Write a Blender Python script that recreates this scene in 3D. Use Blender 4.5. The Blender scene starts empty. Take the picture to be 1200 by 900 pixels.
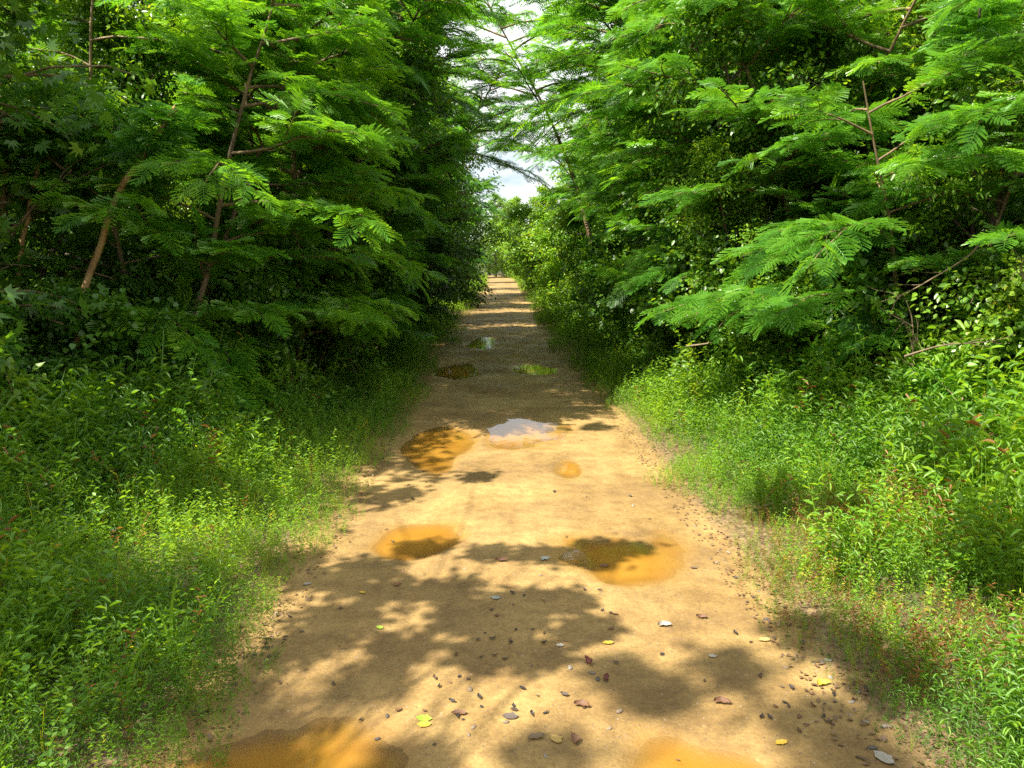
import bpy, math, random
from mathutils import Euler
import numpy as np
R = math.radians
PI = math.pi
S = bpy.context.scene
COL = S.collection

# ------------------------------------------------------------------ camera
EYE, PITCH, YAW, FPX = 1.6, R(9.2), R(0.6), 906.0
cam_d = bpy.data.cameras.new('camera'); cam = bpy.data.objects.new('camera', cam_d); COL.objects.link(cam)
cam.location = (0, 0, EYE); cam.rotation_euler = (PI/2 - PITCH, 0, -YAW)
cam_d.sensor_width = 36; cam_d.lens = 36*FPX/1200; cam_d.clip_end = 2000; cam_d.clip_start = .05
S.camera = cam

def gp(u, v, z=0.0):
    """ground position under a direction of the photograph (used to survey the places of things)"""
    a, b = (u-600)/FPX, (450-v)/FPX
    dy = math.cos(PITCH)+b*math.sin(PITCH); dz = -math.sin(PITCH)+b*math.cos(PITCH)
    t = (z-EYE)/dz
    x, y = a*t, dy*t
    return (x*math.cos(YAW)+y*math.sin(YAW), -x*math.sin(YAW)+y*math.cos(YAW))

# ------------------------------------------------------------------ light
SUN_AZ, SUN_EL = R(-118), R(55)          # azimuth measured from +Y (ahead), negative = left
sdir = np.array([math.sin(SUN_AZ)*math.cos(SUN_EL), math.cos(SUN_AZ)*math.cos(SUN_EL), math.sin(SUN_EL)])
sd = bpy.data.lights.new('sun', 'SUN'); sun = bpy.data.objects.new('sun', sd); COL.objects.link(sun)
sd.energy = 5.0; sd.angle = R(0.53); sd.color = (1.0, .93, .80)
sun.rotation_euler = (PI/2 - SUN_EL, 0, -SUN_AZ + PI) ; sun.location = (0, 0, 30)
W = bpy.data.worlds.new('World'); S.world = W; W.use_nodes = True
nt = W.node_tree; nt.nodes.clear()
def N(nt, typ, **kw):
    n = nt.nodes.new(typ)
    for k, v in kw.items():
        if k in n.inputs: n.inputs[k].default_value = v
        else: setattr(n, k, v)
    return n
out = N(nt, 'ShaderNodeOutputWorld'); bg = N(nt, 'ShaderNodeBackground', Strength=.05)
sky = N(nt, 'ShaderNodeTexSky', sky_type='NISHITA', sun_disc=False, sun_elevation=SUN_EL, sun_rotation=SUN_AZ)
tc = N(nt, 'ShaderNodeTexCoord'); mp = N(nt, 'ShaderNodeMapping'); mp.inputs['Scale'].default_value = (1, 1, 2.4)
ns = N(nt, 'ShaderNodeTexNoise', Scale=2.6, Detail=7.0, Roughness=.6)
rp = N(nt, 'ShaderNodeValToRGB'); rp.color_ramp.elements[0].position = .33; rp.color_ramp.elements[1].position = .47
mx = N(nt, 'ShaderNodeMixRGB'); mx.inputs[2].default_value = (10.0, 10.1, 10.3, 1)
L = nt.links.new
L(tc.outputs['Generated'], mp.inputs[0]); L(mp.outputs[0], ns.inputs['Vector']); L(ns.outputs[0], rp.inputs[0])
L(rp.outputs[0], mx.inputs[0]); L(sky.outputs[0], mx.inputs[1]); L(mx.outputs[0], bg.inputs[0]); L(bg.outputs[0], out.inputs[0])
vs = S.view_settings; vs.view_transform = 'Standard'; vs.look = 'None'; vs.exposure = 1.68; vs.gamma = 1
cy = S.cycles; cy.max_bounces = 6; cy.diffuse_bounces = 3; cy.glossy_bounces = 3; cy.transmission_bounces = 5
cy.transparent_max_bounces = 6; cy.sample_clamp_indirect = 6; cy.use_denoising = False
try: cy.denoiser = 'OPENIMAGEDENOISE'
except Exception: pass
cy.caustics_reflective = False; cy.caustics_refractive = False

# ------------------------------------------------------------------ noise
class VN:
    def __init__(s, seed): s.g = np.random.default_rng(seed).random((256, 256))
    def __call__(s, x, y):
        x = np.asarray(x, float); y = np.asarray(y, float)
        xi = np.floor(x).astype(int); yi = np.floor(y).astype(int)
        fx = x-xi; fy = y-yi; fx = fx*fx*(3-2*fx); fy = fy*fy*(3-2*fy)
        a = s.g[xi % 256, yi % 256]; b = s.g[(xi+1) % 256, yi % 256]
        c = s.g[xi % 256, (yi+1) % 256]; d = s.g[(xi+1) % 256, (yi+1) % 256]
        return (a*(1-fx)+b*fx)*(1-fy)+(c*(1-fx)+d*fx)*fy
vn = VN(5); vn2 = VN(9)
def fbm(x, y, o=4, f=vn):
    r = 0; a = .5; t = 0
    for i in range(o): r = r+a*f(x*2**i+17*i, y*2**i+31*i); t += a; a *= .5
    return r/t
def sst(a, b, x):
    t = np.clip((x-a)/(b-a), 0, 1); return t*t*(3-2*t)

# ------------------------------------------------------------------ mesh kit
class MB:
    """collects quads; every face carries a tint"""
    def __init__(s): s.v = []; s.f = []; s.t = []; s.m = []; s.n = 0
    def add(s, v, f, tint=0.5, mat=0):
        v = np.asarray(v, np.float32).reshape(-1, 3); f = np.asarray(f, np.int32).reshape(-1, 4)
        s.v.append(v); s.f.append(f+s.n); s.n += len(v)
        s.t.append(np.broadcast_to(np.asarray(tint, np.float32), (len(f),)))
        s.m.append(np.full(len(f), mat, np.int32))
    def inst(s, tv, tf, M, P, tint, mat=0):
        """copies of a template: M (N,3,3) columns are axes, P (N,3)"""
        n = len(P); V = len(tv)
        v = np.einsum('nij,vj->nvi', M, tv)+P[:, None, :]
        f = (tf[None]+(np.arange(n)*V)[:, None, None]).reshape(-1, 4)
        s.add(v, f, np.repeat(tint, len(tf)), mat)
    def data(s, name, mats, smooth=False):
        me = bpy.data.meshes.new(name)
        v = np.concatenate(s.v); f = np.concatenate(s.f)
        me.vertices.add(len(v)); me.vertices.foreach_set('co', v.ravel())
        me.loops.add(f.size); me.loops.foreach_set('vertex_index', f.ravel())
        me.polygons.add(len(f)); me.polygons.foreach_set('loop_start', np.arange(len(f), dtype=np.int32)*4)
        for m in mats: me.materials.append(m)
        me.polygons.foreach_set('material_index', np.concatenate(s.m))
        me.update(calc_edges=True)
        a = me.attributes.new('tint', 'FLOAT', 'FACE'); a.data.foreach_set('value', np.concatenate(s.t).astype(np.float32))
        if smooth: me.polygons.foreach_set('use_smooth', np.ones(len(f), bool))
        return me
def nrm(a): return a/np.maximum(np.linalg.norm(a, axis=-1, keepdims=True), 1e-9)
def frames(axis, up):
    """(N,3,3): X side, Y along the axis, Z normal near up"""
    y = nrm(axis); x = nrm(np.cross(y, up)); z = np.cross(x, y)
    return np.stack([x, y, z], axis=-1)
def tube(mb, pts, rad, sides=6, tint=.5, mat=0):
    pts = np.asarray(pts, float); rad = np.asarray(rad, float); n = len(pts)
    d = np.gradient(pts, axis=0); d = nrm(d)
    ref = np.array([.31, .95, .1]) if abs(d[0] @ np.array([.31, .95, .1])) < .9 else np.array([1, 0, 0.])
    x = nrm(np.cross(d, ref)); y = np.cross(d, x)
    a = np.arange(sides)*2*PI/sides
    v = pts[:, None]+rad[:, None, None]*(np.cos(a)[None, :, None]*x[:, None]+np.sin(a)[None, :, None]*y[:, None])
    i = np.arange(n-1)[:, None]*sides; j = np.arange(sides)[None]; k = (j+1) % sides
    f = np.stack([i+j, i+k, i+sides+k, i+sides+j], -1).reshape(-1, 4)
    mb.add(v.reshape(-1, 3), f, tint, mat)
def poly(rng, p, d, L_, n, wander=.15, up=0.0, sag=0.0):
    d = nrm(np.asarray(d, float)); p = np.asarray(p, float); out_ = [p]; st = L_/n
    for i in range(n):
        d = nrm(d+rng.normal(0, wander, 3)+np.array([0, 0, up-sag*(i/n)]))
        p = p+d*st; out_.append(p)
    return np.array(out_)

# leaf outlines (Y = along the leaf, Z = its face)
OV = (np.array([(0, 0, 0), (.22, .22, .05), (.27, .55, .05), (0, 1, -.12), (-.27, .55, .05), (-.22, .22, .05)], float), np.array([(0, 1, 2, 3), (0, 3, 4, 5)]))
HEART = (np.array([(0, 0, 0), (.42, .05, .04), (.46, .5, .08), (0, 1, -.12), (-.46, .5, .08), (-.42, .05, .04)], float), np.array([(0, 1, 2, 3), (0, 3, 4, 5)]))
LANCE = (np.array([(0, 0, 0), (.085, .25, .05), (.075, .6, .03), (0, 1, -.22), (-.075, .6, .03), (-.085, .25, .05)], float), np.array([(0, 1, 2, 3), (0, 3, 4, 5)]))
def star():
    tips = [math.radians(a) for a in (-68, -34, 0, 34, 68)]
    v = [(0, .3, 0)]; f = []
    nn = [math.radians(a) for a in (-110, -51, -17, 17, 51, 110)]
    for i, a in enumerate(nn): r = .3 if 0 < i < 5 else .28; v.append((math.sin(a)*r, .3+math.cos(a)*r, .03))
    for i, a in enumerate(tips):
        r = .7 if i == 2 else .62; v.append((math.sin(a)*r, .3+math.cos(a)*r, -.05)); f.append((0, 1+i, 7+i, 2+i))
    return np.array(v), np.array(f)
STAR = star()

def frond_template(lod, seed):
    """twice-pinnate silk tree leaf of unit length along Y"""
    rng = np.random.default_rng(seed); mb = MB()
    rc = lambda t: np.array([0, t, .10*math.sin(PI*t)-.26*t*t])
    np_ = 9 if lod == 0 else 8
    for i in range(np_+1):
        t = .2+.8*i/np_; p = rc(t)
        for s in (-1, 1):
            l = (.40*math.sin(PI*(.2+.62*i/np_))+.05)*rng.uniform(.9, 1.08)
            ang = R(68-44*(i/np_)**2)+rng.normal(0, .04)
            d = nrm(np.array([s*math.sin(ang), math.cos(ang), -.16+rng.normal(0, .05)])); sd_ = nrm(np.cross(d, [0, 0, 1]))
            if lod == 0:
                K = 13
                for k in range(K):
                    q = (k+.6)/K; w = p+d*l*q+np.array([0, 0, -.12*l*q*q])
                    ll = .062*(math.sin(PI*(.18+.74*q)))*1.05
                    for r in (-1, 1):
                        e = nrm(sd_*r*.9+d*.42+np.array([0, 0, .10])); b = d*.0125
                        mb.add([w-b*.3, w+e*ll*.5-b, w+e*ll, w+e*ll*.5+b*1.1], [(0, 1, 2, 3)], rng.uniform(.35, .65))
                mb.add([p-sd_*.003, p+sd_*.003, p+d*l*.95, p+d*l*.95-np.array([0, 0, .1*l])], [(0, 1, 2, 3)], .9)
            else:
                w = .042
                m = p+d*l*.5-np.array([0, 0, .03*l]); e = p+d*l-np.array([0, 0, .12*l])
                mb.add([p, m+sd_*w, e, m-sd_*w], [(0, 1, 2, 3)], rng.uniform(.3, .7))
    ts = np.linspace(0, 1, 6)
    for a, b in zip(ts[:-1], ts[1:]):
        A, B = rc(a), rc(b); w = np.array([.006, 0, 0]); mb.add([A-w, A+w, B+w, B-w], [(0, 1, 2, 3)], .9)
    return np.concatenate(mb.v), np.concatenate(mb.f), np.concatenate(mb.t)
FR0 = [frond_template(0, s) for s in (1, 2)]; FR1 = [frond_template(1, s) for s in (3, 4)]
def put_fronds(mb, rng, T, P, D, Ls):
    P = np.array(P); D = np.array(D); Ls = np.array(Ls); n = len(P)
    up = np.array([0, 0, 1.0])+rng.normal(0, .33, (n, 3))
    M = frames(D, up)*Ls[:, None, None]
    which = rng.integers(0, len(T), n)
    for k, (tv, tf, tt) in enumerate(T):
        s = which == k; m = int(s.sum())
        if not m: continue
        V = len(tv); v = np.einsum('nij,vj->nvi', M[s], tv)+P[s][:, None, :]
        f = (tf[None]+(np.arange(m)*V)[:, None, None]).reshape(-1, 4)
        tint = np.clip(np.tile(tt, m)+np.repeat(rng.normal(0, .16, m), len(tf)), 0, .82)
        mb.add(v.reshape(-1, 3), f, tint)
def put_leaves(mb, rng, T, P, D, size, upb=1.0, jit=.25, tintc=.5, tints=.2, clump=None):
    P = np.asarray(P, float); n = len(P)
    D = nrm(np.asarray(D, float))+rng.normal(0, .55, (n, 3)); up = np.array([0, 0, upb])+rng.normal(0, .5, (n, 3))
    sz = size*rng.uniform(1-jit*1.6, 1+jit, n)
    M = frames(D, up)*sz[:, None, None]
    t = np.clip(rng.normal(tintc, tints*.5, n)+(clump if clump is not None else 0), 0, 1)
    mb.inst(T[0], T[1], M, P, t)

# ------------------------------------------------------------------ materials
def new_mat(name):
    m = bpy.data.materials.new(name); m.use_nodes = True; m.node_tree.nodes.clear(); return m, m.node_tree
def ramp(nt, src, stops):
    r = N(nt, 'ShaderNodeValToRGB'); e = r.color_ramp.elements
    while len(e) < len(stops): e.new(.5)
    for k, (p, c) in enumerate(stops): e[k].position = p; e[k].color = (*c, 1)
    nt.links.new(src, r.inputs[0]); return r.outputs[0]
def leaf_mat(name, dark, mid, light, trans=.42, rough=.42, spec=.45, tb=2.3):
    m, nt = new_mat(name); l = nt.links.new
    at = N(nt, 'ShaderNodeAttribute', attribute_name='tint')
    oi = N(nt, 'ShaderNodeObjectInfo')
    tcn = N(nt, 'ShaderNodeTexCoord'); nz = N(nt, 'ShaderNodeTexNoise', Scale=1.6, Detail=2.0); l(tcn.outputs['Object'], nz.inputs['Vector'])
    ad = N(nt, 'ShaderNodeMath', operation='MULTIPLY_ADD'); l(nz.outputs[0], ad.inputs[0]); ad.inputs[1].default_value = .7
    sb = N(nt, 'ShaderNodeMath', operation='SUBTRACT'); l(at.outputs['Fac'], sb.inputs[0]); sb.inputs[1].default_value = .36
    l(sb.outputs[0], ad.inputs[2])
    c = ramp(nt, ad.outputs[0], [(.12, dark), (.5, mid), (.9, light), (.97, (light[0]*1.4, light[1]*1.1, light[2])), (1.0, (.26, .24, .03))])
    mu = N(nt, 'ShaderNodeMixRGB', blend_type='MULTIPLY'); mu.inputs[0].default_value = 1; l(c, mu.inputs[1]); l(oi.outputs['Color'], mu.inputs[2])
    bs = N(nt, 'ShaderNodeBsdfPrincipled', Roughness=rough); bs.inputs['Specular IOR Level'].default_value = spec
    l(mu.outputs[0], bs.inputs['Base Color'])
    tr = N(nt, 'ShaderNodeBsdfTranslucent'); tm = N(nt, 'ShaderNodeMixRGB', blend_type='MULTIPLY'); tm.inputs[0].default_value = 1
    l(mu.outputs[0], tm.inputs[1]); tm.inputs[2].default_value = (tb*1.25, tb, tb*.35, 1); l(tm.outputs[0], tr.inputs[0])
    mi = N(nt, 'ShaderNodeMixShader'); mi.inputs[0].default_value = trans
    l(bs.outputs[0], mi.inputs[1]); l(tr.outputs[0], mi.inputs[2])
    o = N(nt, 'ShaderNodeOutputMaterial'); l(mi.outputs[0], o.inputs[0]); return m
def solid_mat(name, stops, scale=8, rough=.85, bump=.4, stretch=(1, 1, 1), tint=0.0):
    m, nt = new_mat(name); l = nt.links.new
    tcn = N(nt, 'ShaderNodeTexCoord'); mp = N(nt, 'ShaderNodeMapping'); mp.inputs['Scale'].default_value = stretch
    nz = N(nt, 'ShaderNodeTexNoise', Scale=float(scale), Detail=8.0, Roughness=.65)
    l(tcn.outputs['Object'], mp.inputs[0]); l(mp.outputs[0], nz.inputs['Vector'])
    c = ramp(nt, nz.outputs[0], stops)
    oi = N(nt, 'ShaderNodeObjectInfo'); mu = N(nt, 'ShaderNodeMixRGB', blend_type='MULTIPLY'); mu.inputs[0].default_value = 1
    l(c, mu.inputs[1]); l(oi.outputs['Color'], mu.inputs[2])
    bs = N(nt, 'ShaderNodeBsdfPrincipled', Roughness=rough); l(mu.outputs[0], bs.inputs['Base Color'])
    bp = N(nt, 'ShaderNodeBump', Strength=bump, Distance=.02); l(nz.outputs[0], bp.inputs['Height']); l(bp.outputs[0], bs.inputs['Normal'])
    o = N(nt, 'ShaderNodeOutputMaterial'); l(bs.outputs[0], o.inputs[0]); return m
M_silk = leaf_mat('silk_leaf', (.028, .105, .014), (.062, .200, .020), (.125, .285, .022), trans=.40, rough=.38, spec=.55)
M_broad = leaf_mat('broad_leaf', (.026, .085, .012), (.072, .170, .018), (.150, .265, .024), trans=.36, rough=.36, spec=.5)
M_grass = leaf_mat('grass_leaf', (.036, .115, .012), (.105, .235, .018), (.215, .345, .028), trans=.40, rough=.45)
M_bark = solid_mat('bark', [(.3, (.055, .040, .022)), (.55, (.17, .115, .055)), (.75, (.26, .19, .10))], 9, stretch=(1, 1, .3))
M_darkbark = solid_mat('dark_bark', [(.3, (.03, .022, .015)), (.6, (.09, .065, .04)), (.8, (.15, .12, .08))], 12, stretch=(1, 1, .25))
M_drygrass = leaf_mat('dry_grass_leaf', (.10, .045, .018), (.20, .10, .035), (.30, .19, .07), trans=.3, rough=.6)
M_dead = solid_mat('dead_wood', [(.3, (.07, .05, .03)), (.6, (.19, .135, .08)), (.8, (.30, .23, .15))], 14)
M_dry = solid_mat('dry_leaf', [(.3, (.045, .026, .014)), (.6, (.16, .09, .04)), (.8, (.28, .18, .08))], 20, rough=.6)
M_fallen = solid_mat('fallen_leaf', [(.3, (.6, .6, .6)), (.7, (1, 1, 1))], 60, rough=.5, bump=.3)
M_stone = solid_mat('stone', [(.3, (.5, .5, .5)), (.7, (1, 1, 1))], 30, rough=.6)

# ------------------------------------------------------------------ terrain
def cx(y):
    y = np.asarray(y, float)
    return .10*np.exp(-((y-2)/6)**2) - .0009*np.maximum(y-45, 0)**2
PUD = []     # (x, y, rx, ry) of puddles
def pud(u0, v0, u1, v1):
    xa, y0 = gp((u0+u1)/2, v1); xb, y1 = gp((u0+u1)/2, v0)
    l_, _ = gp(u0, (v0+v1)/2); r_, _ = gp(u1, (v0+v1)/2)
    PUD.append(((l_+r_)/2, (y0+y1)/2, (r_-l_)/2, (y1-y0)/2))
for q in ((470, 500, 552, 556), (560, 488, 668, 526), (438, 606, 530, 656), (628, 618, 806, 684), (650, 538, 682, 560),
          (200, 835, 500, 960), (715, 862, 930, 980), (546, 394, 586, 409), (508, 426, 572, 443), (596, 425, 646, 439)): pud(*q)
PLEVEL = -.012
def path_z(x, y, fine=True):
    r = x-cx(y)
    z = .012*(fbm(x*1.3+9, y*1.1, 3)-.5)*2
    z = z+.010*np.cos(r*2.7)*.6 - .010*np.exp(-((np.abs(r)-.62)/.2)**2)
    p = np.zeros_like(z)
    wx = (fbm(x*3.1, y*2.3+40, 3)-.5)*.34; wy = (fbm(x*2.7+70, y*2.1, 3)-.5)*.6
    for (a, b, rx, ry) in PUD:
        k = min(1.0, rx/.3)
        d = np.sqrt(((x+wx*k-a)/(rx*1.02))**2+((y+wy*k*min(1, ry/.4)-b)/(ry*1.02))**2)
        p = np.maximum(p, 1-sst(.35, 1.25, d))
    z = np.maximum(z, PLEVEL+.007)*(1-p)+p*(PLEVEL-.020)
    if fine: z = z+.0040*(fbm(x*14, y*12, 3)-.5)+.0022*(fbm(x*52, y*48, 2, vn2)-.5)
    return z, p
def ground_z(x, y):
    r = x-cx(y); a = np.abs(r)
    e = (fbm(x*.9+3, y*1.4, 3)-.5)*.5
    g = -.07+.10*sst(1.25, 1.75, a+e*.6)+.10*sst(1.6, 3.2, a)+.28*sst(1.8, 6, r)+.10*sst(1.5, 6, -r)
    g = g+.10*(fbm(x*.5, y*.5, 3)-.5)*sst(1.5, 3, a)+.8*(fbm(x*.08, y*.08, 2)-.5)*sst(6, 20, a)
    return g
def grid(name, xs, ys, zf, mat, wet=False):
    X, Y = np.meshgrid(xs, ys, indexing='xy'); Xw = X+(cx(Y) if wet else 0)
    r = zf(Xw, Y); Z, p = r if wet else (r, None)
    nx, ny = len(xs), len(ys)
    mb = MB(); i = np.arange(ny-1)[:, None]*nx; j = np.arange(nx-1)[None]
    mb.add(np.stack([Xw, Y, Z], -1).reshape(-1, 3), np.stack([i+j, i+j+1, i+j+nx+1, i+j+nx], -1).reshape(-1, 4))
    me = mb.data(name, [mat], True)
    if wet:
        a = me.attributes.new('wet', 'FLOAT', 'POINT'); a.data.foreach_set('value', p.ravel().astype(np.float32))
        a = me.attributes.new('edge', 'FLOAT', 'POINT'); a.data.foreach_set('value', sst(1.0, 1.5, np.abs(X)+.04*np.sign(X)).ravel().astype(np.float32))
    o = bpy.data.objects.new(name, me); COL.objects.link(o); o['kind'] = 'structure'; return o
def steps(*seg):
    out_ = []
    for a, b, s in seg: out_ += list(np.arange(a, b, s))
    return np.array(out_+[seg[-1][1]])
# path material
m, nt = new_mat('sandy_path'); l = nt.links.new
tcn = N(nt, 'ShaderNodeTexCoord'); P = tcn.outputs['Object']
def noise(sc, det=6.0, ro=.6, src=None):
    n = N(nt, 'ShaderNodeTexNoise', Scale=float(sc), Detail=det, Roughness=ro); l(src or P, n.inputs['Vector']); return n.outputs[0]
def math2(op, a, b):
    n = N(nt, 'ShaderNodeMath', operation=op)
    for k, v in enumerate((a, b)):
        if isinstance(v, (int, float)): n.inputs[k].default_value = v
        else: l(v, n.inputs[k])
    return n.outputs[0]
def mix(f, a, b, bt='MIX'):
    n = N(nt, 'ShaderNodeMixRGB', blend_type=bt)
    for k, v in enumerate((f, a, b)):
        if isinstance(v, (int, float)): n.inputs[k].default_value = v
        elif isinstance(v, tuple): n.inputs[k].default_value = (*v, 1)
        else: l(v, n.inputs[k])
    return n.outputs[0]
big = ramp(nt, noise(.9, 5), [(.3, (.235, .148, .048)), (.5, (.32, .208, .070)), (.7, (.38, .255, .092))])
fine = ramp(nt, noise(60, 6, .7), [(.25, (.62, .60, .56)), (.55, (1, 1, 1)), (.8, (1.18, 1.16, 1.1))])
c = mix(1, big, fine, 'MULTIPLY')
mott = ramp(nt, noise(7, 6, .7), [(.38, (.70, .66, .60)), (.56, (1, 1, 1))])
c = mix(.85, c, mott, 'MULTIPLY')
damp = ramp(nt, noise(.75, 6, .65), [(.42, (.62, .58, .52)), (.58, (1, 1, 1))]); c = mix(.9, c, damp, 'MULTIPLY')
vo = N(nt, 'ShaderNodeTexVoronoi', Scale=85.0); l(P, vo.inputs['Vector'])
sep = N(nt, 'ShaderNodeSeparateColor'); l(vo.outputs['Color'], sep.inputs[0])
peb = math2('MULTIPLY', math2('LESS_THAN', vo.outputs['Distance'], .33), math2('GREATER_THAN', sep.outputs[0], .90))
pc = ramp(nt, sep.outputs[1], [(0, (.06, .05, .045)), (.55, (.20, .15, .10)), (.8, (.26, .19, .12)), (1, (.36, .30, .22))])
c = mix(math2('MULTIPLY', peb, .8), c, pc)
crumb = ramp(nt, noise(26, 4, .8), [(.64, (0, 0, 0)), (.70, (1, 1, 1))])
patch = ramp(nt, noise(2.2, 4, .6), [(.50, (0, 0, 0)), (.62, (1, 1, 1))])
cm = mix(1, crumb, patch, 'MULTIPLY'); c = mix(math2('MULTIPLY', cm, .75), c, (.07, .055, .04))
wet = N(nt, 'ShaderNodeAttribute', attribute_name='wet')
wf = ramp(nt, wet.outputs['Fac'], [(.02, (0, 0, 0)), (.6, (1, 1, 1))])
edge = N(nt, 'ShaderNodeAttribute', attribute_name='edge')
ef = ramp(nt, math2('ADD', edge.outputs['Fac'], math2('MULTIPLY', math2('SUBTRACT', noise(6, 6, .7), .5), .9)), [(.35, (0, 0, 0)), (.75, (1, 1, 1))])
hum = ramp(nt, noise(30, 6, .7), [(.35, (.05, .035, .018)), (.5, (.13, .085, .04)), (.65, (.25, .17, .085))])
c = mix(ef, c, hum)
c = mix(wf, c, (.265, .142, .030))
bs = N(nt, 'ShaderNodeBsdfPrincipled'); l(c, bs.inputs['Base Color'])
rr = mix(wf, ramp(nt, noise(1.7, 4), [(.4, (.62, .62, .62)), (.65, (.9, .9, .9))]), (.32, .32, .32)); l(rr, bs.inputs['Roughness'])
bh = math2('ADD', math2('MULTIPLY', noise(70, 8, .75), .5), math2('MULTIPLY', peb, .35))
bh = math2('ADD', bh, math2('MULTIPLY', noise(11, 5, .7), .9))
bp = N(nt, 'ShaderNodeBump', Strength=.75, Distance=.012); l(bh, bp.inputs['Height']); l(bp.outputs[0], bs.inputs['Normal'])
o = N(nt, 'ShaderNodeOutputMaterial'); l(bs.outputs[0], o.inputs[0]); M_path = m
M_soil = solid_mat('forest_soil', [(.3, (.035, .028, .015)), (.5, (.075, .055, .028)), (.62, (.05, .07, .02)), (.8, (.13, .095, .045))], 5, bump=.8)
grid('path', steps((-1.9, 1.9, .018)), steps((-3, 1.5, .1), (1.5, 6, .018), (6, 12, .035), (12, 75, .12)), path_z, M_path, True)
far = np.array([7, 8, 9, 10, 12, 14, 17, 20, 25, 30, 40, 60, 100, 200, 400])
grid('ground', np.concatenate([-far[::-1], np.arange(-6.5, 6.6, .14), far]),
     np.concatenate([-np.array([400, 100, 40, 20, 10, 5]), np.arange(-3, 20, .16), np.arange(20, 80, .8), [85, 95, 110, 140, 200, 400]]), ground_z, M_soil)
# muddy water
m, nt = new_mat('muddy_water'); l = nt.links.new
tcn = N(nt, 'ShaderNodeTexCoord'); P = tcn.outputs['Object']
c = ramp(nt, noise(2.5, 3), [(.35, (.31, .145, .016)), (.65, (.38, .195, .028))])
bs = N(nt, 'ShaderNodeBsdfPrincipled', Roughness=.04, IOR=1.33); l(c, bs.inputs['Base Color'])
bp = N(nt, 'ShaderNodeBump', Strength=.05, Distance=.01); l(noise(9, 2), bp.inputs['Height']); l(bp.outputs[0], bs.inputs['Normal'])
tp = N(nt, 'ShaderNodeBsdfTransparent'); mi = N(nt, 'ShaderNodeMixShader'); dp = N(nt, 'ShaderNodeAttribute', attribute_name='depth'); l(ramp(nt, math2('MULTIPLY', dp.outputs['Fac'], 36), [(.0, (0, 0, 0)), (.85, (.72, .72, .72))]), mi.inputs[0])
df = N(nt, 'ShaderNodeBsdfDiffuse'); l(c, df.inputs[0]); l(tp.outputs[0], mi.inputs[1]); l(df.outputs[0], mi.inputs[2])
gl = N(nt, 'ShaderNodeBsdfGlossy', Roughness=.03); l(bp.outputs[0], gl.inputs['Normal']); fr = N(nt, 'ShaderNodeFresnel', IOR=1.33); m2_ = N(nt, 'ShaderNodeMixShader')
l(fr.outputs[0], m2_.inputs[0]); l(mi.outputs[0], m2_.inputs[1]); l(gl.outputs[0], m2_.inputs[2])
o = N(nt, 'ShaderNodeOutputMaterial'); l(m2_.outputs[0], o.inputs[0]); M_water = m
PLAB = ['orange muddy puddle in the left rut beside the bright puddle', 'shallow puddle mirroring the white sky mid-way along the path',
        'small orange puddle at the left edge of the tree shadow', 'wide orange puddle at the right edge of the tree shadow',
        'tiny orange puddle right of centre on the dry sand', 'large brown puddle in the nearest corner by the left grass',
        'bright orange puddle at the near end of the right rut', 'far puddle mirroring green leaves, the farthest of all',
        'dark flat puddle in the shaded far stretch, against the left verge', 'small shaded puddle in the far stretch near the right verge']
for (a, b, rx, ry), lab in zip(PUD, PLAB):
    n = 70; gx, gy = np.meshgrid(np.linspace(-1.9*rx, 1.9*rx, n), np.linspace(-2.0*ry, 2.0*ry, n), indexing='xy')
    dep = PLEVEL-path_z(gx+a, gy+b, False)[0]; ok = (dep > -.004)
    i = np.arange(n-1)[:, None]*n; j = np.arange(n-1)[None]; f = np.stack([i+j, i+j+1, i+j+n+1, i+j+n], -1).reshape(-1, 4)
    near = ((gx/(1.75*rx))**2+(gy/(1.85*ry))**2).ravel() < 1
    for (a2, b2, rx2, ry2) in PUD:
        if (a2, b2) != (a, b): near &= ~((((gx+a-a2)/rx2)**2+((gy+b-b2)/ry2)**2).ravel() < ((gx/rx)**2+(gy/ry)**2).ravel())
    f = f[ok.ravel()[f].any(1) & near[f].all(1)]
    used = np.unique(f); rm = np.zeros(n*n, int); rm[used] = np.arange(len(used))
    mb = MB(); mb.add(np.stack([gx, gy, gx*0], -1).reshape(-1, 3)[used], rm[f]); me = mb.data('puddle', [M_water])
    at = me.attributes.new('depth', 'FLOAT', 'POINT'); at.data.foreach_set('value', dep.ravel()[used].astype(np.float32))
    o = bpy.data.objects.new('puddle', me); COL.objects.link(o)
    o.location = (a, b, PLEVEL); o['kind'] = 'structure'; o['label'] = lab; o['category'] = 'puddle'

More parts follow.
